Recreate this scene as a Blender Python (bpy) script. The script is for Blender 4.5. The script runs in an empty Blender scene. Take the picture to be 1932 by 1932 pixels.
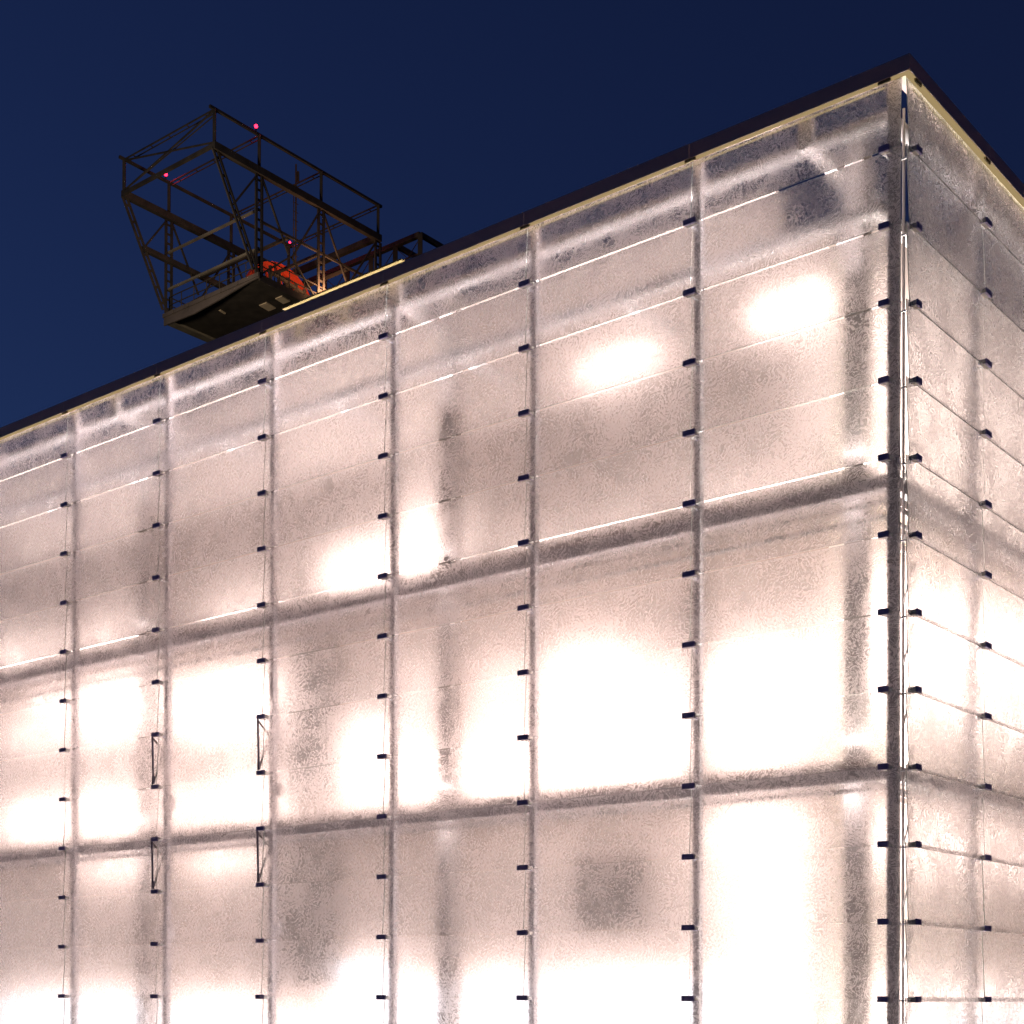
import bpy, bmesh, math, random
from mathutils import Vector, Matrix
random.seed(7)
scene = bpy.context.scene
C = scene.collection

# ------------------------------------------------------------------ camera
EYE = 1.65
PITCH, ROLL = 0.006965, 0.002992
cam_d = bpy.data.cameras.new('camera')
cam_d.sensor_width = 36.0
cam_d.sensor_fit = 'HORIZONTAL'
cam_d.lens = 2854.07 / 1932.0 * 36.0
cam_d.shift_y = 893.2 / 1932.0
cam_d.clip_start, cam_d.clip_end = 0.1, 5000.0
cam = bpy.data.objects.new('camera', cam_d)
C.objects.link(cam)
Rv = Vector((1, 0, 0)); Fv = Vector((0, math.cos(PITCH), math.sin(PITCH))); Uv = Vector((0, -math.sin(PITCH), math.cos(PITCH)))
cr, sr = math.cos(ROLL), math.sin(ROLL)
r2 = Rv * cr + Uv * sr; u2 = -Rv * sr + Uv * cr; b2 = -Fv
m3 = Matrix((r2, u2, b2)).transposed()
cam.matrix_world = Matrix.Translation((0, 0, EYE)) @ m3.to_4x4()
scene.camera = cam

# ------------------------------------------------------------------ sky, sun, exposure
SUN_EL, SUN_AZ = math.radians(-1.7), math.radians(-60.0)
world = bpy.data.worlds.new('World'); scene.world = world
world.use_nodes = True
wn, wl = world.node_tree.nodes, world.node_tree.links
bg = wn['Background']
sky = wn.new('ShaderNodeTexSky'); sky.sky_type = 'NISHITA'; sky.sun_disc = False
sky.sun_elevation = SUN_EL; sky.sun_rotation = SUN_AZ
sky.air_density = 1.0; sky.dust_density = 0.3; sky.ozone_density = 4.0
wl.new(sky.outputs[0], bg.inputs['Color'])
bg.inputs['Strength'].default_value = 0.30
sun_d = bpy.data.lights.new('sun', 'SUN'); sun_d.energy = 0.02; sun_d.angle = math.radians(5); sun_d.color = (1, .8, .65)
sun = bpy.data.objects.new('sun', sun_d); C.objects.link(sun)
sd = Vector((math.sin(SUN_AZ), math.cos(SUN_AZ), math.sin(math.radians(2))))
sun.rotation_euler = (-sd).to_track_quat('-Z', 'Y').to_euler()
scene.view_settings.view_transform = 'Standard'
scene.view_settings.look = 'None'
scene.view_settings.exposure = 0.0
scene.view_settings.gamma = 1.0
scene.render.engine = 'CYCLES'
cy = scene.cycles
cy.max_bounces = 10; cy.diffuse_bounces = 3; cy.glossy_bounces = 3; cy.transmission_bounces = 8; cy.transparent_max_bounces = 8
cy.caustics_refractive = True; cy.caustics_reflective = False
cy.sample_clamp_indirect = 6.0
cy.use_denoising = True
cy.use_adaptive_sampling = False

# ------------------------------------------------------------------ helpers
YAW, CX, CY = 0.678626, 5.032455, 19.391773
Z0 = EYE - 0.0313                      # height of clip row 0 above the ground
dL = Vector((-math.cos(YAW), math.sin(YAW), 0)); dR = Vector((math.sin(YAW), math.cos(YAW), 0))
CO = Vector((CX, CY, 0))

def W(fac, s, t, z):
    """facade coordinates: s along it from the corner, t inwards, z in pane rows above eye row"""
    if fac == 'L': p = CO + dL * s + dR * t
    else: p = CO + dR * s + dL * t
    return Vector((p.x, p.y, Z0 + z))

class MB:
    def __init__(self): self.v = []; self.f = []; self.m = []; self.uv = None
    def hexa(self, pts, mats=(0,) * 6):
        n = len(self.v); self.v += [Vector(p) for p in pts]
        for q, mi in zip(((0, 1, 2, 3), (4, 7, 6, 5), (0, 4, 5, 1), (1, 5, 6, 2), (2, 6, 7, 3), (3, 7, 4, 0)), mats):
            self.f.append([n + i for i in q]); self.m.append(mi)
        return self
    def box(self, fac, s0, s1, t0, t1, z0, z1, mi=0):
        return self.hexa([W(fac, s0, t0, z0), W(fac, s1, t0, z0), W(fac, s1, t1, z0), W(fac, s0, t1, z0),
                          W(fac, s0, t0, z1), W(fac, s1, t0, z1), W(fac, s1, t1, z1), W(fac, s0, t1, z1)], (mi,) * 6)
    def bar(self, a, b, w, h=None, up=Vector((0, 0, 1)), mi=0):
        a, b = Vector(a), Vector(b); h = h or w
        d = (b - a).normalized()
        x = d.cross(up)
        if x.length < 1e-3: x = d.cross(Vector((1, 0, 0)))
        x.normalize(); y = x.cross(d).normalized()
        q = []
        for e in (a, b):
            for sx, sy in ((-1, -1), (1, -1), (1, 1), (-1, 1)):
                q.append(e + x * sx * w / 2 + y * sy * h / 2)
        return self.hexa(q, (mi,) * 6)
    def tube(self, a, b, r, n=12, mi=0, r1=None):
        a, b = Vector(a), Vector(b); d = (b - a).normalized(); r1 = r if r1 is None else r1
        x = d.orthogonal().normalized(); y = d.cross(x); k = len(self.v)
        for e, rr in ((a, r), (b, r1)):
            for i in range(n):
                th = 2 * math.pi * i / n
                self.v.append(e + (x * math.cos(th) + y * math.sin(th)) * rr)
        for i in range(n):
            j = (i + 1) % n
            self.f.append([k + i, k + j, k + n + j, k + n + i]); self.m.append(mi)
        self.f.append([k + i for i in range(n)][::-1]); self.m.append(mi)
        self.f.append([k + n + i for i in range(n)]); self.m.append(mi)
        return self
    def build(self, name, mats, parent=None, bevel=0, smooth=False, uvfac=None):
        if not isinstance(mats, (list, tuple)): mats = [mats]
        me = bpy.data.meshes.new(name)
        base = parent.matrix_world.translation.copy() if parent is not None else Vector((0, 0, 0))
        org = OR.get(parent.name, Vector((0, 0, 0))) if parent is not None else Vector((0, 0, 0))
        me.from_pydata([tuple(v - org) for v in self.v], [], self.f)
        for mt in mats: me.materials.append(mt)
        for p, mi in zip(me.polygons, self.m): p.material_index = mi
        bm = bmesh.new(); bm.from_mesh(me)
        bmesh.ops.recalc_face_normals(bm, faces=bm.faces)
        if bevel: bmesh.ops.bevel(bm, geom=list(bm.edges), offset=bevel, segments=1, affect='EDGES', clamp_overlap=True)
        if uvfac:
            ul = bm.loops.layers.uv.new('UVMap')
            ax = dL if uvfac == 'L' else dR
            for f in bm.faces:
                for l in f.loops:
                    q = l.vert.co + org - CO
                    l[ul].uv = (q.dot(ax) + (0 if uvfac == 'L' else 57.3), q.z)
        bm.to_mesh(me); bm.free()
        if smooth: me.shade_smooth()
        o = bpy.data.objects.new(name, me); C.objects.link(o)
        if parent is not None: o.parent = parent
        return o
OR = {}   # world origin of each Empty / parent, for child meshes given in world coordinates

def tag(o, label=None, cat=None, group=None, kind=None):
    if label: o['label'] = label
    if cat: o['category'] = cat
    if group: o['group'] = group
    if kind: o['kind'] = kind
    return o
def thing(name, loc, label, cat):
    o = bpy.data.objects.new(name, None); C.objects.link(o); o.location = loc
    OR[o.name] = Vector(loc)
    return tag(o, label, cat)

# ------------------------------------------------------------------ materials
def mat(name):
    m = bpy.data.materials.new(name); m.use_nodes = True
    nt = m.node_tree; nt.nodes.clear()
    out = nt.nodes.new('ShaderNodeOutputMaterial')
    return m, nt, out
def painted(name, col, rough=.5, metal=0., var=.15, scale=3., bump=.0):
    m, nt, out = mat(name)
    b = nt.nodes.new('ShaderNodeBsdfPrincipled'); nt.links.new(b.outputs[0], out.inputs[0])
    b.inputs['Roughness'].default_value = rough; b.inputs['Metallic'].default_value = metal
    tc = nt.nodes.new('ShaderNodeTexCoord')
    n = nt.nodes.new('ShaderNodeTexNoise'); n.inputs['Scale'].default_value = scale; n.inputs['Detail'].default_value = 6
    nt.links.new(tc.outputs['Object'], n.inputs['Vector'])
    r = nt.nodes.new('ShaderNodeValToRGB'); e = r.color_ramp.elements
    e[0].position, e[1].position = .3, .7
    e[0].color = [c * (1 - var) for c in col] + [1]; e[1].color = [min(1, c * (1 + var)) for c in col] + [1]
    nt.links.new(n.outputs[0], r.inputs[0]); nt.links.new(r.outputs[0], b.inputs['Base Color'])
    if bump:
        bp = nt.nodes.new('ShaderNodeBump'); bp.inputs['Strength'].default_value = bump; bp.inputs['Distance'].default_value = .01
        nt.links.new(n.outputs[0], bp.inputs['Height']); nt.links.new(bp.outputs[0], b.inputs['Normal'])
    return m
def glow(name, col, s):
    m, nt, out = mat(name)
    e = nt.nodes.new('ShaderNodeEmission'); e.inputs[0].default_value = (*col, 1); e.inputs[1].default_value = s
    nt.links.new(e.outputs[0], out.inputs[0]); return m

def ice_glass():
    """frost-flower textured translucent glass, pattern from UV in metres"""
    m, nt, out = mat('frost_pattern_glass'); N, L = nt.nodes, nt.links
    def node(t, **k):
        n = N.new(t)
        for a, v in k.items(): setattr(n, a, v)
        return n
    def math_(op, a, b=None, c=None):
        n = node('ShaderNodeMath', operation=op)
        for i, v in enumerate((a, b, c)):
            if v is None: continue
            if isinstance(v, (int, float)): n.inputs[i].default_value = v
            else: L.new(v, n.inputs[i])
        return n.outputs[0]
    uv = node('ShaderNodeUVMap'); uv.uv_map = 'UVMap'
    oi = node('ShaderNodeObjectInfo')
    sh = node('ShaderNodeVectorMath', operation='SCALE'); sh.inputs[0].default_value = (37., 91., 0); L.new(oi.outputs['Random'], sh.inputs['Scale'])
    base = node('ShaderNodeVectorMath', operation='ADD'); L.new(uv.outputs[0], base.inputs[0]); L.new(sh.outputs[0], base.inputs[1])
    # warp
    wn_ = node('ShaderNodeTexNoise', noise_dimensions='2D'); wn_.inputs['Scale'].default_value = 2.6; wn_.inputs['Detail'].default_value = 2
    L.new(base.outputs[0], wn_.inputs['Vector'])
    ws = node('ShaderNodeVectorMath', operation='MULTIPLY_ADD'); ws.inputs[1].default_value = (.45, .45, 0)
    L.new(wn_.outputs['Color'], ws.inputs[0]); L.new(base.outputs[0], ws.inputs[2])
    vo = node('ShaderNodeTexVoronoi', voronoi_dimensions='2D', feature='F1'); vo.inputs['Scale'].default_value = 1.55
    L.new(ws.outputs[0], vo.inputs['Vector'])
    loc = node('ShaderNodeVectorMath', operation='SUBTRACT'); L.new(ws.outputs[0], loc.inputs[0]); L.new(vo.outputs['Position'], loc.inputs[1])
    sx = node('ShaderNodeSeparateXYZ'); L.new(loc.outputs[0], sx.inputs[0])
    sc_ = node('ShaderNodeSeparateColor'); L.new(vo.outputs['Color'], sc_.inputs[0])
    ang = math_('ARCTAN2', sx.outputs[1], sx.outputs[0])
    ln = node('ShaderNodeVectorMath', operation='LENGTH'); L.new(loc.outputs[0], ln.inputs[0]); r = ln.outputs['Value']
    # curl the rays a little with radius
    a2 = math_('ADD', ang, math_('MULTIPLY', r, math_('MULTIPLY_ADD', sc_.outputs[0], 8., -4.)))
    # rays: keep stroke width about even by stepping the angular frequency
    cv = node('ShaderNodeCombineXYZ')
    L.new(math_('MULTIPLY', a2, 12.0), cv.inputs[0]); L.new(math_('MULTIPLY', r, 13.0), cv.inputs[1]); L.new(math_('MULTIPLY', sc_.outputs[1], 40.), cv.inputs[2])
    ray = node('ShaderNodeTexNoise'); ray.inputs['Scale'].default_value = 1.3; ray.inputs['Detail'].default_value = 1.5
    L.new(cv.outputs[0], ray.inputs['Vector'])
    fine = node('ShaderNodeTexNoise', noise_dimensions='2D'); fine.inputs['Scale'].default_value = 34.; fine.inputs['Detail'].default_value = 1.5; fine.inputs['Distortion'].default_value = 1.2
    L.new(base.outputs[0], fine.inputs['Vector'])
    fine2 = node('ShaderNodeTexNoise', noise_dimensions='2D'); fine2.inputs['Scale'].default_value = 60.; fine2.inputs['Detail'].default_value = 1.; fine2.inputs['Distortion'].default_value = 1.
    L.new(base.outputs[0], fine2.inputs['Vector'])
    h = math_('ADD', math_('ADD', math_('MULTIPLY', ray.outputs[0], .52), math_('MULTIPLY', fine.outputs[0], .28)), math_('MULTIPLY', fine2.outputs[0], .20))
    # broad variation of how clear the crystals are
    big = node('ShaderNodeTexNoise', noise_dimensions='2D'); big.inputs['Scale'].default_value = 1.4; big.inputs['Detail'].default_value = 2
    L.new(base.outputs[0], big.inputs['Vector'])
    thr = math_('ADD', math_('MULTIPLY_ADD', big.outputs[0], -.24, .632), math_('MULTIPLY_ADD', oi.outputs['Random'], .03, -.015))
    mk = node('ShaderNodeMapRange'); mk.interpolation_type = 'SMOOTHSTEP'; L.new(h, mk.inputs['Value'])
    L.new(math_('SUBTRACT', thr, .035), mk.inputs['From Min']); L.new(math_('ADD', thr, .035), mk.inputs['From Max'])
    bp = node('ShaderNodeBump'); bp.inputs['Strength'].default_value = BUMP; bp.inputs['Distance'].default_value = .006
    L.new(h, bp.inputs['Height'])
    clear = node('ShaderNodeBsdfRefraction'); clear.distribution = 'GGX'; clear.inputs['IOR'].default_value = 1.35; clear.inputs['Roughness'].default_value = .13; clear.inputs['Color'].default_value = (.80, .80, .80, 1)
    frost = node('ShaderNodeBsdfRefraction'); frost.distribution = 'GGX'; frost.inputs['IOR'].default_value = 1.35; frost.inputs['Roughness'].default_value = .45; frost.inputs['Color'].default_value = (.98, .95, .95, 1)
    for b in (clear, frost): L.new(bp.outputs[0], b.inputs['Normal'])
    tr = node('ShaderNodeBsdfTranslucent'); tr.inputs['Color'].default_value = (.86, .80, .80, 1)
    fm = node('ShaderNodeMixShader'); fm.inputs[0].default_value = .22; L.new(frost.outputs[0], fm.inputs[1]); L.new(tr.outputs[0], fm.inputs[2])
    cm = node('ShaderNodeMixShader'); cm.inputs[0].default_value = .16; L.new(clear.outputs[0], cm.inputs[1]); L.new(tr.outputs[0], cm.inputs[2])
    mx = node('ShaderNodeMixShader'); L.new(mk.outputs[0], mx.inputs[0]); L.new(fm.outputs[0], mx.inputs[1]); L.new(cm.outputs[0], mx.inputs[2])
    gl = node('ShaderNodeBsdfGlossy'); gl.inputs['Roughness'].default_value = .25; gl.inputs['Color'].default_value = (.9, .95, 1, 1)
    L.new(bp.outputs[0], gl.inputs['Normal'])
    fr = node('ShaderNodeFresnel'); fr.inputs['IOR'].default_value = 1.4
    g2 = node('ShaderNodeMixShader'); L.new(fr.outputs[0], g2.inputs[0]); L.new(mx.outputs[0], g2.inputs[1]); L.new(gl.outputs[0], g2.inputs[2])
    L.new(g2.outputs[0], out.inputs[0])
    return m
BUMP = .75
def plain_glass(name, col, rough, ior=1.35):
    m, nt, out = mat(name)
    b = nt.nodes.new('ShaderNodeBsdfRefraction'); b.inputs['Color'].default_value = (*col, 1); b.inputs['Roughness'].default_value = rough; b.inputs['IOR'].default_value = ior
    t = nt.nodes.new('ShaderNodeBsdfTranslucent'); t.inputs[0].default_value = (*col, 1)
    x = nt.nodes.new('ShaderNodeMixShader'); x.inputs[0].default_value = .0 if 'back' in name else .5
    nt.links.new(b.outputs[0], x.inputs[1]); nt.links.new(t.outputs[0], x.inputs[2]); nt.links.new(x.outputs[0], out.inputs[0])
    return m

M = {}
M['ice'] = ice_glass()
M['back'] = plain_glass('glass_back_face', (.97, .97, .97), .16)
def cut_edge():
    m, nt, out = mat('glass_cut_edge')
    d = nt.nodes.new('ShaderNodeBsdfDiffuse'); d.inputs[0].default_value = (.8, .86, .8, 1)
    t = nt.nodes.new('ShaderNodeBsdfTranslucent'); t.inputs[0].default_value = (.97, 1, .95, 1)
    x = nt.nodes.new('ShaderNodeMixShader'); x.inputs[0].default_value = .8
    nt.links.new(d.outputs[0], x.inputs[1]); nt.links.new(t.outputs[0], x.inputs[2]); nt.links.new(x.outputs[0], out.inputs[0]); return m
M['edge'] = cut_edge()
M['clip'] = painted('clip_dark_metal', (.36, .30, .58), .45, .0, .1, 20)
M['steel'] = painted('clip_bright_steel', (.72, .70, .68), .35, .3, .1, 20)
M['white'] = painted('white_painted_steel', (.52, .47, .46), .45, 0, .08, 4)
M['mull'] = painted('mullion_steel', (.82, .74, .75), .5, 0, .1, 5)
M['beam'] = painted('grey_beam_paint', (.52, .45, .42), .55, 0, .1, 2)
M['wall'] = painted('inner_wall_render', (.67, .55, .485), .8, 0, .08, 1.2)
M['dark'] = painted('inner_dark_panel', (.22, .18, .16), .7, 0, .2, 2)
M['grate'] = painted('gangway_grating', (.38, .30, .23), .6, 0, .25, 9)
M['fascia'] = painted('fascia_anodised', (.60, .45, .42), .5, .0, .06, .7)
M['soffit'] = painted('fascia_soffit', (.75, .66, .45), .5, 0, .05, 2)
M['lamp'] = glow('floodlight_glass', (1, .93, .95), 4.0)
M['pool'] = glow('glow_panel_emission', (1., .93, .97), 2.6)  # glow for the panels added to brighten the inner wall
M['pool_dim'] = glow('dim_panel_emission', (1., .88, .82), 1.0)
M['soffit_glow'] = glow('soffit_warm_glow', (1, .72, .34), .36)
M['soffit_glow2'] = glow('warm_cove_strip', (1, .74, .36), .5)
M['rust'] = painted('old_painted_steelwork', (.045, .038, .032), .75, .2, .4, 1.5, .2)
M['rustlight'] = painted('weathered_lit_steel', (.16, .14, .11), .8, 0, .35, .8, .2)
M['sheave'] = painted('orange_sheave_paint', (.55, .05, .015), .6, 0, .15, 2)
M['red'] = glow('red_obstruction_lamp', (1, .014, .045), 8.0)
M['haunch'] = painted('grey_haunch_plate', (.11, .09, .085), .8, 0, .3, .8, .2)
M['channel'] = painted('ochre_channel_paint', (.30, .23, .08), .6, 0, .1, 3)
M['arm'] = painted('opener_arm_paint', (.20, .17, .24), .5, 0, .1, 6)
M['asphalt'] = painted('asphalt', (.05, .05, .05), .85, 0, .3, 2, .4)
M['bounce'] = painted('pale_bounce_surface', (.60, .52, .45), .8, 0, .12, 3, .2)
M['ground'] = painted('ground_soil', (.06, .06, .05), .9, 0, .4, .2)

# ------------------------------------------------------------------ ground
g = MB(); S = 2500
g.hexa([(-S, -S, -1.), (S, -S, -1.), (S, S, -1.), (-S, S, -1.), (-S, -S, 0.), (S, -S, 0.), (S, S, 0.), (-S, S, 0.)])
tag(g.build('ground', M['asphalt']), kind='structure')

g = MB(); g.hexa([(-45, -6, -.2), (30, -6, -.2), (30, 45, -.2), (-45, 45, -.2), (-45, -6, .004), (30, -6, .004), (30, 45, .004), (-45, 45, .004)])
tag(g.build('bounce_slab', M['bounce']), kind='structure')  # unseen pale slab added to bounce facade light up at the fascia
# ------------------------------------------------------------------ building
BL = Vector((CX, CY, 0))
bld = thing('glass_building', BL, 'tall glowing building clad in rows of frost-patterned glass panes under a thin dark roof edge', 'building')
A1, WL_ = 3.209, 2.98777
jL = [0.05] + [A1 + WL_ * i for i in range(8)]          # joints on the long facade
WR_ = 2.5661
jR = [0.03, WR_, WR_ + 2.9878, WR_ + 2 * 2.9878]
TOPZ = 12.0
ROWS = list(range(-1, 12))                              # pane from row z to z+1

LEN_L = jL[-1]; LEN_R = jR[-1]
panes = []
def pane_mb(mb, fac, s0, s1, z, jit):
    b0 = (-.058 if fac == 'L' else -.044) + jit; g_ = .006; ov = -.002 if fac == 'L' else .028
    top = z + 1.0 + ov if z < 11 else 11.89; bot = z - ov - .002
    if z == -1: bot = -1.05
    th = .012
    mb.hexa([W(fac, s0 + g_, b0, bot), W(fac, s1 - g_, b0, bot), W(fac, s1 - g_, b0 + th, bot), W(fac, s0 + g_, b0 + th, bot),
             W(fac, s0 + g_, .0 + jit, top), W(fac, s1 - g_, .0 + jit, top), W(fac, s1 - g_, th + jit, top), W(fac, s0 + g_, th + jit, top)],
            (2, 2, 0, 2, 1, 2))
for fac, js in (('L', jL), ('R', jR)):
    nb = 7 if fac == 'L' else 2
    for k in range(nb):
        for z in ROWS:
            # the largest 100 in the picture are parts, the rest one part
            small = z == -1 or (fac == 'L' and k == 6 and z < 8)
            panes.append((fac, k, z, js[k], js[k + 1], small))
rest = {'L': MB(), 'R': MB()}
for fac, k, z, s0, s1, small in panes:
    jit = random.uniform(-.004, .004)
    if small: pane_mb(rest[fac], fac, s0, s1, z, jit); continue
    mb = MB(); pane_mb(mb, fac, s0, s1, z, jit)
    mb.build('glass_pane', [M['ice'], M['back'], M['edge']], bld, uvfac=fac)
# one part for the smallest panes: bottom row and the far end
for fac, s0, s1 in (('L', jL[7], jL[8]), ('R', jR[2], jR[3])):
    for z in ROWS: pane_mb(rest[fac], fac, s0, s1, z, 0)
# merge both with their own UVs
o = rest['L'].build('glass_pane', [M['ice'], M['back'], M['edge']], bld, uvfac='L'); o['kind'] = 'stuff'
o = rest['R'].build('glass_pane', [M['ice'], M['back'], M['edge']], bld, uvfac='R'); o['kind'] = 'stuff'

# clips on their mullions
def clip_mb(mb, fac, s, z, w):
    mb.box(fac, s - w / 2, s + w / 2, -.105, -.072, z - .036, z + .042, 0)      # dark cap
    mb.box(fac, s - w / 2 + .01, s + w / 2 - .01, -.071, .02, z - .030, z + .0, 1)   # bright shoe under the pane
    mb.box(fac, s - w / 2 - .012, s - w / 2 - .001, -.09, .03, z - .034, z + .03, 1)
mull_s = {'L': [.26] + [A1 + WL_ * i for i in range(7)], 'R': [.22, WR_, WR_ + 2.9878]}
def local(parent, org):
    OR[parent.name] = org
for fac in 'LR':
    for k, s in enumerate(mull_s[fac]):
        ms = s + (.045 if k else .012)
        if fac == 'R': ms = s + (.15 if k else .04)
        mb = MB(); w = .055 if k else .07
        t0 = .20
        if fac == 'R' and k == 0: w = .04
        mb.box(fac, ms - w, ms + w, t0, t0 + .012, -1.6, 12.02)
        mb.box(fac, ms - w, ms + w, t0 + .09, t0 + .102, -1.6, 12.02)
        mb.box(fac, ms - w + .012, ms + w - .012, t0 + .0125, t0 + .0895, -1.6, 12.02)
        mu = mb.build('mullion', M['mull'], bld)
        OR[mu.name] = BL
        for z in range(0, 12):
            cb = MB(); clip_mb(cb, fac, s, z, .14 if k == 0 else .20)
            cb.box(fac, s + .02, s + .05, .022, t0 - .002, z - .028, z - .008, 1)
            cb.build('clip', [M['clip'], M['steel']], mu, bevel=.003)
        if fac == 'L' and k in (4, 5):
            for z in (4, 2):
                ob = MB()
                ob.bar(W(fac, s + .03, -.13, z + 1 - .05), W(fac, s - .0, -.13, z + .06), .026, .03, up=dL)
                ob.bar(W(fac, s + .05, -.10, z + .93), W(fac, s + .06, .17, z + .70), .018, .03, up=dL, mi=1)
                ob.bar(W(fac, s + .06, .17, z + .70), W(fac, s + .01, -.10, z + .10), .018, .03, up=dL, mi=1)
                ob.box(fac, s - .02, s + .03, -.14, -.11, z + .05, z + .20)
                ob.build('opener_arm', [M['arm'], M['beam']], mu)
                cb = MB(); zz = z - .25 if z == 4 else z - .75
                if k == 4: cb.box(fac, s - .06, s + .02, .28, .36, zz - .12, zz + .1)
                else: cb.box(fac, s + .0, s + .24, .28, .40, zz - .14, zz + .12)
                cb.build('motor_box', M['mull'], mu, bevel=.006)

# structural columns, edge beams, arms
cols = [('L', 1.22, 1.15), ('L', 8.78, 1.15), ('L', 17.0, 1.15), ('R', 8.6, 1.15)]
for fac, s, t in cols:
    mb = MB()
    mb.box(fac, s - .14, s + .14, t - .14, t - .12, -1.6, 12.1); mb.box(fac, s - .14, s + .14, t + .12, t + .14, -1.6, 12.1)
    mb.box(fac, s - .01, s + .01, t - .12, t + .12, -1.6, 12.1)
    mb.build('column', M['beam'], bld)
def both_box(mb, s_end_L, s_end_R, t0, t1, z0, z1):
    """an L-shaped run of box section following both facades"""
    mb.box('L', t0, s_end_L, t0, t1, z0, z1)
    mb.box('R', t1, s_end_R, t0, t1, z0, z1)
EL, ER = 30.0, 14.0
for n in (3, 7):
    mb = MB(); both_box(mb, EL, ER, 1.01, 1.20, n + .08, n + .31); mb.build('edge_beam', M['beam'], bld)
    mb = MB(); both_box(mb, EL, ER, 1.24, 2.18, n + .20, n + .24); mb.build('gangway', M['grate'], bld)
    mb = MB(); both_box(mb, EL, ER, 1.60, 1.68, n + .10, n + .195); both_box(mb, EL, ER, 1.95, 2.02, n + .10, n + .195); mb.build('stringer', M['white'], bld)
for zc in (2.99, 6.83):
    mb = MB(); both_box(mb, EL, ER, .303, .42, zc - .095, zc + .095); mb.build('transom', M['mull'], bld)
for zc in (6.64, 6.43, 2.81):
    mb = MB(); mb.tube(W('L', .5, .5, zc), W('L', EL, .5, zc), .032, 8); mb.tube(W('R', .5, .5, zc), W('R', ER, .5, zc), .032, 8); mb.build('guard_rail', M['white'], bld, smooth=True)
# eaves tube with arms reaching in to the column heads
mb = MB()
mb.tube(W('L', .42, .42, 11.70), W('L', EL, .42, 11.70), .095, 16); mb.tube(W('R', .42, .42, 11.70), W('R', ER, .42, 11.70), .095, 16)
mb.build('eaves_tube', M['white'], bld, smooth=True)
for fac, s in (('L', 1.55), ('L', 9.2), ('L', 16.9), ('R', 8.6)):
    mb = MB(); mb.box(fac, s - .1, s + .1, .2, .32, 11.58, 12.0)
    mb.box(fac, s - .09, s + .09, .53, 2.6, 11.60, 11.78)
    mb.build('eaves_arm', M['white'], bld)
    mb = MB(); mb.box(fac, s - .08, s + .08, 1.3, 2.18, 10.6, 10.76); mb.build('bracket_arm', M['white'], bld)
for s in (4.95, 8.25, 11.3, 14.4, 17.4, 20.4):
    mb = MB(); mb.box('L', s - .09, s + .09, .805, 2.18, 10.62, 10.76); mb.build('bracket_arm', M['white'], bld)
mb = MB(); both_box(mb, EL, ER, .66, .80, 10.62, 10.78); mb.build('rail_beam', M['white'], bld)

# inner building behind the glass skin
WT = 2.2
mb = MB()
mb.box('L', WT, 3.1, WT, WT + .3, -1.6, 11.5); mb.box('L', 3.105, EL, WT, WT + .3, -1.6, 12.4)
mb.box('R', WT + .3, 3.6, WT, WT + .3, -1.6, 11.25); mb.box('R', 3.605, ER, WT, WT + .3, -1.6, 12.3)
mb.box('L', WT + .3, EL, WT + .3, ER, 10.9, 11.2)
mb.build('inner_wall', M['wall'], bld)
WASH = []
POOLS = [ # bright pools on the inner wall: facade, s0, s1, z0, z1, dim
 ('L',11.15,12.91,7.7,8.40,0),('L',9.93,10.88,7.62,8.93,0),('L',9.93,10.82,8.96,9.9,1),
 ('L',2.7,4.1,3.66,5.3,0),('L',1.24,1.53,3.73,5.66,0),('L',4.7,7.3,3.60,4.7,0),('L',5.83,7.48,5.2,5.78,0),
 ('L',11.13,12.46,3.61,5.3,0),('L',9.95,10.86,3.69,4.4,0),('L',9.95,10.86,4.45,6.3,1),('L',7.81,9.25,3.54,4.38,0),('L',7.81,9.25,4.45,6.0,1),
 ('L',14.56,17.13,5.38,6.42,0),('L',17.92,20.76,5.99,7.10,0),('L',21.27,22.63,6.59,7.10,0),('L',17.90,23.91,3.64,4.53,0),('L',14.55,15.51,3.64,4.28,0),
 ('L',2.64,4.31,2.32,2.89,0),('L',2.73,3.45,-.13,2.29,0),('L',3.5,4.3,.85,2.25,1),('L',2.9,7.4,-1.5,.45,0),
 ('L',11.11,12.43,-1.5,.81,0),('L',9.87,10.84,-1.5,.40,0),('L',7.80,9.24,-1.5,.48,0),('L',14.70,17.10,2.61,3.05,0),('L',17.90,20.93,2.62,3.1,0),
 ('L',17.87,23.87,-1.5,.11,0),('L',14.68,17.34,-1.5,-.11,0),
 ('R',5.01,7.20,5.32,6.57,0),('R',7.67,10.04,6.1,7.05,0),('R',5.02,7.32,2.5,3.1,0),('R',7.68,10.05,2.75,3.1,1),('R',5.03,10.05,-1.5,-.05,0)]
for fac, s0, s1, z0, z1, dim in POOLS:
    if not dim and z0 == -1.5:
        mb = MB(); mb.box(fac, max(s0, WT), s1, WT - .05, WT - .003, z0, z1 - .15); mb.build('glow_panel', M['pool'], bld)  # glowing panel added to make a bright pool, no real window
    WASH.append((fac, s0, s1, z0, z1, 5 if dim else 17))
for fac, s0, s1, z0, z1 in (('L',12.5,13.79,3.91,6.9),('L',5.41,6.79,1.16,2.30),('L',12.46,14.15,.22,2.9),('L',4.35,4.6,3.4,6.6)):
    mb = MB(); mb.box(fac, s0, s1, WT - .12, WT - .003, z0, z1); mb.build('vent_panel', M['dark'], bld)

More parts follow.
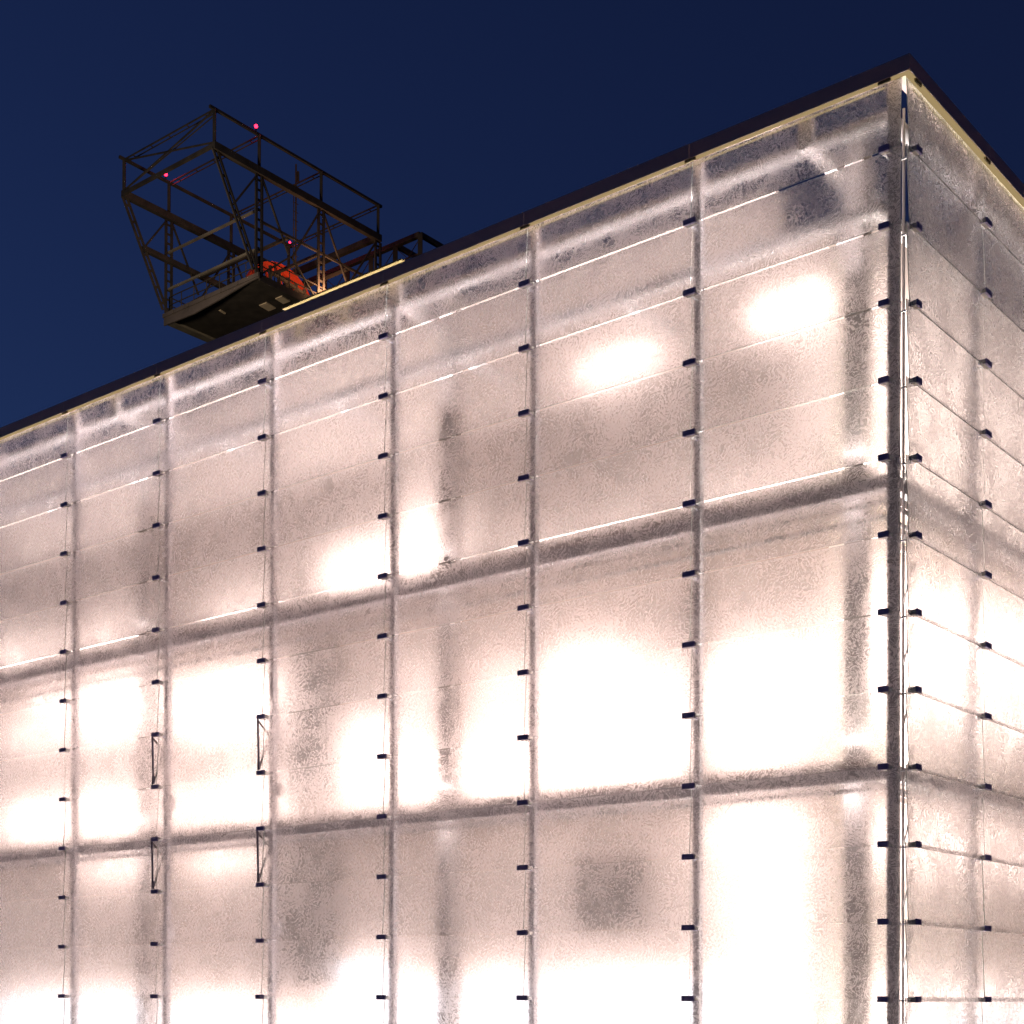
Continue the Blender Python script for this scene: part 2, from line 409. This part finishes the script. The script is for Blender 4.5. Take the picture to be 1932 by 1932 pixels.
# floodlights: fixtureless area lamps added to form bright pools on the inner wall
def flood(fac, s, t, z, w, h, aim=(0, -1), power=0, tilt=0):
    mb = MB(); mb.box(fac, s - w / 2, s + w / 2, t, t + .08, z - h / 2, z + h / 2)
    o = mb.build('floodlight', M['beam'], bld); OR[o.name] = BL
    l = MB(); l.box(fac, s - w / 2 + .03, s + w / 2 - .03, t - .02, t - .003, z - h / 2 + .03, z + h / 2 - .03)
    l.build('lamp_glass', M['lamp'], o)
WASH += [('L', 2.0, 3.6, 10.25, 10.75, 40), ('L', 5.2, 6.9, 10.25, 10.68, 32),
         ('L', 2.2, 4.8, 7.7, 7.95, 34), ('L', 5.3, 8.4, 7.7, 7.9, 30), ('L', 7.9, 8.5, 7.5, 7.8, 10), ('L', 14.2, 16.6, 7.75, 8.05, 34), ('L', 18.6, 21.2, 7.75, 8.1, 46), ('L', 22., 26, 7.75, 8.15, 46),
         ('R', 3.0, 12.0, 9.0, 11.4, 8), ('R', 3.0, 12.0, 7.6, 8.6, 9), ('R', 3.0, 12.0, 4.6, 6.8, 18), ('R', 3.0, 12.0, 2.1, 3.0, 14), ('R', 3.0, 12.0, -1.5, 0.2, 16),
         ('L', 2.5, 13, 3.5, 4.7, 7), ('L', 2.4, 7.6, 4.6, 5.5, 6), ('L', 1.2, 2.4, 3.5, 6, 6), ('L', 2.5, 13, -1.5, .3, 8), ('L', 13, 24, -1.5, -.1, 9), ('L', 13.8, 24, 3.5, 4.4, 10), ('L', 13.8, 24, 5.6, 6.7, 7), ('L', 9, 13.2, 7.5, 8.7, 6), ('L', 4.5, 24, 9.8, 11.3, 1.0), ('L', 2.0, 2.8, 8.2, 10.4, 5)]
def area(fac, s, t, z, sx, sy, direction, power, col=(1, .92, .93)):
    d = bpy.data.lights.new('cavity_lamp', 'AREA'); d.shape = 'RECTANGLE'; d.size = sx; d.size_y = sy; d.energy = power; d.color = col
    o = bpy.data.objects.new('cavity_lamp', d); C.objects.link(o)
    o.parent = bld
    ax = dL if fac == 'L' else dR; inn = dR if fac == 'L' else dL
    Z = -(inn * direction[0] + Vector((0, 0, 1)) * direction[1]).normalized()
    X = ax.copy(); Y = Z.cross(X).normalized(); X = Y.cross(Z)
    mt = Matrix((X, Y, Z)).transposed().to_4x4(); mt.translation = W(fac, s, t, z)
    o.matrix_world = Matrix.Translation(BL).inverted() @ mt if False else mt
    o.matrix_parent_inverse = Matrix.Translation(BL).inverted()
    o.matrix_basis = mt
PW = 1.85
for k in range(9):
    s = 1.7 + 3.0 * k
    area('L', s, 1.0, 7.55, 2.4, .1, (.75, 1), 17 * PW)
    area('L', s, 1.0, 3.55, 2.4, .1, (.75, 1), 26 * PW)
    area('L', s, 1.0, -1.4, 2.4, .1, (.6, 1), 26 * PW)
    area('L', s, .8, 6.9, 2.4, .1, (.8, -1), 14 * PW)
    area('L', s, .8, 2.9, 2.4, .1, (.8, -1), 14 * PW)
for k in range(3):
    s = 1.7 + 3.0 * k
    area('R', s, 1.0, 7.55, 2.4, .1, (.75, 1), 150 * PW, (1, .97, .90))
    area('R', s, 1.0, 3.55, 2.4, .1, (.75, 1), 150 * PW, (1, .97, .90))
    area('R', s, 1.0, -1.4, 2.4, .1, (.6, 1), 150 * PW, (1, .97, .90))

for fac, s0, s1, z0, z1, e in WASH:
    s0 = max(s0, 1.2); w_, h_ = s1 - s0, z1 - z0
    area(fac, (s0 + s1) / 2, WT - (.2 if z0 == 10.25 else .42), (z0 + z1) / 2, max(.1, w_ - .2), max(.08, h_ - .2), (1, 0), 1.0 * e * (w_) * (h_ + .12))
for s0 in (1.2, 4.4, 7.4, 10.4, 13.4, 16.4, 19.4, 22.4):       # uplights washing the eaves tube and the rail beam
    area('L', s0 + 1.4, .38, 11.2, 2.7, .05, (.06, 1), 120); area('L', s0 + 1.4, .62, 10.1, 2.5, .05, (.12, 1), 130)
for s0 in (1.2, 4.2, 7.2): area('R', s0 + 1.4, .47, 11.3, 2.7, .04, (-.02, 1), 20)
# cornice
fo, fi = -.10, .02
mb = MB()
segs = [0] + jL[1:]
def cornice(fac, s0, s1):
    m = MB(); m.box(fac, s0, s1, fo, fo + .012, 11.895, 12.10); m.box(fac, s0, s1, fo + .0125, .3, 12.085, 12.097); return m
def corner_pt(t, z): return W('L', t, t, z)
for fac, js, n in (('L', jL, 8), ('R', jR, 3)):
    for k in range(n):
        s0 = (fo if fac == 'L' else fo + .0125) if k == 0 else js[k] + .003
        s1 = js[k + 1] - .003
        cornice(fac, s0, s1).build('fascia_panel', M['fascia'], bld)
mb = MB()
mb.box('L', -.01, EL, .03, .16, 12.03, 12.05); mb.box('R', .16, ER, .03, .16, 12.03, 12.05)
mb.build('soffit', M['soffit'], bld)
mb = MB(); mb.box('L', fo + .02, EL, fo + .013, .012, 11.905, 11.915); mb.box('R', .013, ER, fo + .013, .012, 11.905, 11.915); mb.build('glowing_soffit', M['soffit_glow'], bld)  # soffit underside made to glow, standing in for warm light on it
mb = MB(); mb.box('L', .3, EL, .035, .05, 11.86, 11.88); mb.box('R', .3, ER, .035, .05, 11.86, 11.88); mb.build('cove_light', M['soffit_glow2'], bld)
for fac in 'LR':
    for k, s in enumerate(mull_s[fac]):
        mb = MB(); mb.box(fac, s - .09, s + .09, -.085, -.056, 11.86, 11.903)
        mb.build('top_clip', M['channel'], bld, bevel=.004)
# raised roof gutter catching the glow
mb = MB(); n = 0
mb.box('L', 9.35, 12.2, .55, .70, 12.33, 12.51); mb.box('L', 9.30, 12.25, .45, .80, 12.515, 12.54)
for s in (9.6, 10.8, 12.0): mb.box('L', s, s + .06, .6, .66, 12.0, 12.328)
mb.build('roof_channel', M['channel'], bld)
area('L', 10.8, .3, 12.28, 2.6, .05, (.8, 1), .3, (1, .76, .3))  # added warm lamp to light the roof channel
# slim zigzag ladder seen through the open corner
mb = MB()
P = lambda s, t, z: W('L', s, t, z)
mb.tube(P(.26, .52, -1.5), P(.26, .52, 11.8), .02, 8)
for i in range(11):
    z = -1.2 + i * .8
    if z < 7: mb.tube(P(.26, .52, z), P(.06, .36, z + .5), .012, 6)
mb.build('corner_pipe', M['white'], bld, smooth=True)
# plinth
mb = MB(); mb.box('L', .05, EL, -.05, .3, -1.62, -1.06); mb.box('R', .31, ER, -.05, .3, -1.62, -1.06); mb.build('plinth', M['beam'], bld)

# ------------------------------------------------------------------ headframe tower behind the roof
HA = Vector((-16.73437, 84.0, 49.39305 + EYE)); HWID = 8.15
def H(r, l, z): return Vector((HA.x, HA.y, HA.z + z)) + dR * r + dL * l
hf = thing('winding_tower', H(9, HWID / 2, -(HA.z)), 'dark steel frame tower with overhanging box top, red lamps and orange wheel behind the roof', 'tower')
HB = OR[hf.name]
def lattice(mb, a, b, w, side, step=.45, fl=.06):
    """two flanges with batten plates between them"""
    a, b = Vector(a), Vector(b); side = side.normalized()
    mb.bar(a - side * w / 2, b - side * w / 2, fl, fl * 1.6, up=side); mb.bar(a + side * w / 2, b + side * w / 2, fl, fl * 1.6, up=side)
    n = max(2, int((b - a).length / step))
    for i in range(n + 1):
        c = a.lerp(b, (i + .5) / (n + 1)); d = (b - a).normalized()
        mb.bar(c - side * w / 2, c + side * w / 2, .14 if w < .5 else .1, .02, up=side.cross(d))
    return mb
RS = [0, 3.3, 8.2, 13.1]
def part(name, mb, m='rust'): return mb.build(name, M[m], hf)
for l in (0, HWID):
    mb = MB(); mb.bar(H(-.35, l, .02), H(13.4, l, .02), .15); part('top_rail', mb)
    mb = MB(); mb.bar(H(-.1, l, -2.05), H(13.3, l, -2.05), .30, .42)
    part('main_girder', mb)
    for i, r in enumerate(RS):
        mb = MB(); mb.bar(H(r, l, 0), H(r, l, -1.85), .17); part('post', mb)
        if i:
            mb = MB(); lattice(mb, H(r, l, -2.3), H(r, l, -8.0), .42, dR, .6, .10); part('lattice_column', mb)
    mb = MB(); lattice(mb, H(0.05, l, -2.2), H(3.05, l, -7.9), .34, dR, 1.0, .09); part('raking_leg', mb)
    # braces
    mb = MB()
    for (r0, z0), (r1, z1) in (((3.1, -2.4), (1.4, -4.75)), ((3.5, -2.3), (5.6, -6.0)), ((5.9, -6.0), (8.1, -2.4)), ((8.4, -2.4), (10.4, -5.9)), ((10.6, -5.8), (12.9, -2.4)), ((3.5, -7.9), (5.7, -6.1)), ((5.8, -6.0), (8.0, -8.0))):
        mb.bar(H(r0, l, z0), H(r1, l, z1), .10)
    part('brace', mb)
for r in RS:
    mb = MB()
    for dz in (0,):
        mb.bar(H(r, 0, 0), H(r, HWID, 0), .07); mb.bar(H(r + .22, 0, -.05), H(r + .22, HWID, -.05), .05)
        for i in range(5): mb.bar(H(r, HWID * (i + .5) / 5, -.0), H(r + .22, HWID * (i + .5) / 5, -.05), .05)
    part('cross_rail', mb)
mb = MB(); mb.bar(H(0, 0, -2.0), H(0, HWID, -2.0), .16, .2); part('end_girder', mb)
mb = MB(); mb.bar(H(13.1, 0, -2.0), H(13.1, HWID, -2.0), .3, .36); part('end_girder', mb)
mb = MB()
mb.bar(H(0, 0, -.05), H(0, HWID, -1.85), .08); mb.bar(H(.1, 0, -.25), H(.1, HWID, -1.75), .05); mb.bar(H(0, 0, -1.85), H(0, HWID, -.05), .08)
part('brace', mb)
for z, w in ((-4.25, .12), (-6.5, .12)):
    mb = MB(); mb.bar(H(3.3, 0, z), H(3.3, HWID, z), w); part('cross_rail', mb, 'rustlight')
mb = MB(); mb.bar(H(1.4, HWID, -4.72), H(13.0, HWID, -4.85), .26, .32); part('side_girder', mb)
for l in (0,):
    mb = MB(); mb.bar(H(3.4, l + .0, -4.9), H(13, l, -4.9), .10, .14); part('side_girder', mb)
for r in (5.7, 8.2, 10.6, 13.1):
    mb = MB(); mb.bar(H(r, 0, -4.9), H(r, HWID, -4.9), .16); part('floor_beam', mb)
# platform with tapering keel
PL0 = 3.2
mb = MB(); mb.hexa([H(PL0, -.15, -8.25), H(16, -.15, -8.25), H(16, HWID + .15, -8.25), H(PL0, HWID + .15, -8.25),
                    H(PL0, -.15, -8.02), H(16, -.15, -8.02), H(16, HWID + .15, -8.02), H(PL0, HWID + .15, -8.02)])
part('platform', mb)
mb = MB()
zs = [(HWID + .2, -8.72), (5.6, -8.78), (3.2, -8.6), (.7, -8.34), (-.2, -8.30)]
for (l0, z0), (l1, z1) in zip(zs, zs[1:]):
    mb.hexa([H(PL0 - .1, l0, z0), H(PL0 - .1, l1, z1), H(PL0, l1, z1), H(PL0, l0, z0), H(PL0 - .1, l0, -8.26), H(PL0 - .1, l1, -8.26), H(PL0, l1, -8.26), H(PL0, l0, -8.26)])
mb.bar(H(PL0 - .1, -.25, -8.14), H(PL0 - .1, HWID + .25, -8.14), .12, .24)
for l in (1.5, 3, 4.5, 6, 7.4): mb.bar(H(PL0 - .2, l, -8.26), H(PL0 - .2, l, -8.05), .06)
mb.build('end_haunch', M['haunch'], hf)
mb = MB(); mb.bar(H(PL0 + .05, HWID, -8.48), H(16, HWID, -8.48), .1, .42); mb.bar(H(PL0 + .05, HWID - .3, -8.68), H(16, HWID - .3, -8.68), .5, .03)
part('platform_edge_beam', mb, 'rustlight')  # lighter steel colour stands for the lit inner face of this beam
mb = MB(); mb.bar(H(PL0 + .05, -.1, -8.34), H(16, -.1, -8.34), .12, .16); part('platform_edge_beam', mb)
hp = painted('pale_hatch_plate', (.55, .45, .33), .7)
for l0, l1, r0, r1 in ((1.85, 2.6, 5.55, 6.4), (0.5, 1.2, 5.55, 6.3), (4.75, 5.0, 4.5, 5.0)):
    mb = MB(); mb.hexa([H(r0, l0, -8.32), H(r1, l0 + .1, -8.32), H(r1, l1, -8.30), H(r0, l1 - .1, -8.30), H(r0, l0, -8.255), H(r1, l0 + .1, -8.255), H(r1, l1, -8.255), H(r0, l1 - .1, -8.255)])
    mb.build('hatch_plate', hp, hf)
def railing(path):
    mb = MB()
    for a, b in zip(path, path[1:]):
        L_ = (b - a).length; n = max(1, int(L_ / 1.1))
        for h in (.55, 1.05): mb.bar(a + Vector((0, 0, h)), b + Vector((0, 0, h)), .05)
        for i in range(n + 1): c = a.lerp(b, i / n); mb.bar(c, c + Vector((0, 0, 1.05)), .05)
    return mb
part('platform_railing', railing([H(15, 0, -8.0), H(3.35, 0, -8.0), H(3.35, HWID, -8.0), H(15, HWID, -8.0)]))
# sheave wheel lit orange
SC = (8.7, HWID / 2, -7.2); RR = 3.0
def ring(mb, r0, r1, l0, l1, n=40, a0=-15, a1=195):
    k = len(mb.v)
    for i in range(n + 1):
        th = math.radians(a0 + (a1 - a0) * i / n); c, s = math.cos(th), math.sin(th)
        for rr, l in ((r0, l0), (r1, l0), (r1, l1), (r0, l1)): mb.v.append(H(SC[0] + rr * c, SC[1] + l, SC[2] + rr * s))
    for i in range(n):
        a, b = k + 4 * i, k + 4 * (i + 1)
        for j in range(4):
            j2 = (j + 1) % 4; mb.f.append([a + j, b + j, b + j2, a + j2]); mb.m.append(0)
    for e in (k, k + 4 * n): mb.f.append([e, e + 1, e + 2, e + 3]); mb.m.append(0)
wheel = MB(); ring(wheel, 2.45, 3.0, -.16, .16); wb = wheel.build('sheave_wheel', M['sheave'], hf); OR[wb.name] = HB
sp = MB(); ring(sp, .15, .5, -.25, .25, 24)
for i in range(7):
    th = math.pi * i / 6
    sp.bar(H(SC[0] + .4 * math.cos(th), SC[1], SC[2] + .4 * math.sin(th)), H(SC[0] + 2.5 * math.cos(th), SC[1], SC[2] + 2.5 * math.sin(th)), .14, .12, up=dL)
sp.build('wheel_spokes', M['sheave'], wb)
mb = MB()  # guard frame in front of the wheel
for r in (6.4, 7.1, 7.8, 8.5, 9.2, 9.9, 10.6): mb.bar(H(r, HWID / 2 - 1.6, -8.0), H(r, HWID / 2 - 1.6, -5.6 - .15 * (r - 6.4)), .2)
mb.bar(H(6.2, HWID / 2 - 1.6, -5.9), H(10.8, HWID / 2 - 1.6, -6.5), .16); mb.bar(H(6.2, HWID / 2 - 1.6, -7), H(10.8, HWID / 2 - 1.6, -7.2), .12)
part('wheel_guard', mb)
# warning lamps
for r, l, z in ((3.05, 0, .42), (3.05, HWID, .42), (13.2, HWID, .25)):
    mb = MB(); mb.tube(H(r, l, z - .4), H(r, l, z - .12), .04, 8)
    base = mb.build('warning_lamp', M['rust'], hf); OR[base.name] = HB
    s = MB(); rr_ = .105 if r < 5 else .07
    for i in range(6):
        a0, a1 = math.pi * (i / 6 - .5), math.pi * ((i + 1) / 6 - .5)
        s.tube(H(r, l, z + rr_ * math.sin(a0)), H(r, l, z + rr_ * math.sin(a1)), max(.002, rr_ * math.cos(a0)), 12, r1=max(.002, rr_ * math.cos(a1)))
    s.build('lamp_glass', M['red'], base)
    pl = bpy.data.lights.new('red_lamp', 'POINT'); pl.energy = 110; pl.color = (1, .05, .12); pl.shadow_soft_size = .15
    po = bpy.data.objects.new('red_lamp', pl); C.objects.link(po); po.parent = base; po.matrix_parent_inverse = Matrix.Identity(4)
    po.location = H(r, l, z + .35) - HB
d = bpy.data.lights.new('tower_fill_lamp', 'AREA'); d.size = 1.5; d.energy = 1300; d.color = (1, .8, .55)  # unseen lamp added to light the platform and haunch
o = bpy.data.objects.new('tower_fill_lamp', d); C.objects.link(o); o.parent = hf
pp = H(-10, -3, -14); tgt = H(4, HWID / 2, -7)
mt = (tgt - pp).to_track_quat('-Z', 'Y').to_matrix().to_4x4(); mt.translation = pp - HB; o.matrix_basis = mt
# antenna
mb = MB(); mb.bar(H(9.94, HWID / 2, -8), H(9.94, HWID / 2, 2.6), .10); mb.bar(H(9.75, HWID / 2, -8), H(9.75, HWID / 2, 1.2), .05)
for i in range(16): mb.bar(H(9.7, HWID / 2, -7 + i * .55), H(10.15, HWID / 2, -7 + i * .55), .03)
mb.bar(H(10.1, HWID / 2, 1.6), H(10.1, HWID / 2, 2.2), .16)
part('antenna_mast', mb)
# access gallery on the far side
mb = MB()
for l in (0, 2.2):
    mb.bar(H(17, l, -.3), H(22, l, -.3), .28); mb.bar(H(17, l, -2.6), H(22, l, -2.6), .28)
for l in (0, 2.2, 4.4, 6.6, 8.8, 12): mb.bar(H(17, l, -.3), H(17, l, -3.0), .3)
for r in (19.3, 22): mb.bar(H(r, 0, -.3), H(r, 0, -3.), .3)
mb.bar(H(17, 0, -.3), H(17, 13, -.3), .3); mb.bar(H(17, 0, -2.6), H(17, 13, -2.6), .3); mb.bar(H(17, 0, -1.5), H(17, 13, -1.5), .07); mb.bar(H(17, 0, -1.5), H(22, 0, -1.5), .07)
for l in (0, 2.2, 4.4, 6.6, 8.8): mb.bar(H(17, l, -.5), H(17, l + 2.2, -2.5), .04); mb.bar(H(17, l + 2.2, -.5), H(17, l, -2.5), .04)
part('gallery', mb)
mb = MB()
for r in (9, 16, 22):
    for l in (0.3, HWID - .3): mb.bar(H(r, l, -8.3), H(r, l, -HA.z + .0), .5)
for z in range(-46, -10, 6):
    for l in (.3, HWID - .3): mb.bar(H(9, l, z), H(22, l, z), .3); mb.bar(H(9, l, z), H(16, l, z + 6), .2)
    for r in (9, 22): mb.bar(H(r, .3, z), H(r, HWID - .3, z), .3)
mb.bar(H(16, .3, -2.8), H(16, .3, -8.3), .4); mb.bar(H(22, .3, -2.8), H(22, .3, -8.3), .4); mb.bar(H(16, HWID - .3, -2.8), H(16, HWID - .3, -8.3), .4); mb.bar(H(22, HWID - .3, -2.8), H(22, HWID - .3, -8.3), .4)
part('tower_shaft', mb)
# unseen lamp added to light the wheel
d = bpy.data.lights.new('wheel_fill_lamp', 'AREA'); d.size = 1.2; d.energy = 420; d.color = (1, .5, .25)
o = bpy.data.objects.new('wheel_fill_lamp', d); C.objects.link(o); o.parent = hf
pp = H(8.7, -.6, -8.6 + 1.0); tgt = H(8.7, HWID / 2, -6)
mt = (tgt - pp).to_track_quat('-Z', 'Y').to_matrix().to_4x4(); mt.translation = pp - HB
o.matrix_basis = mt
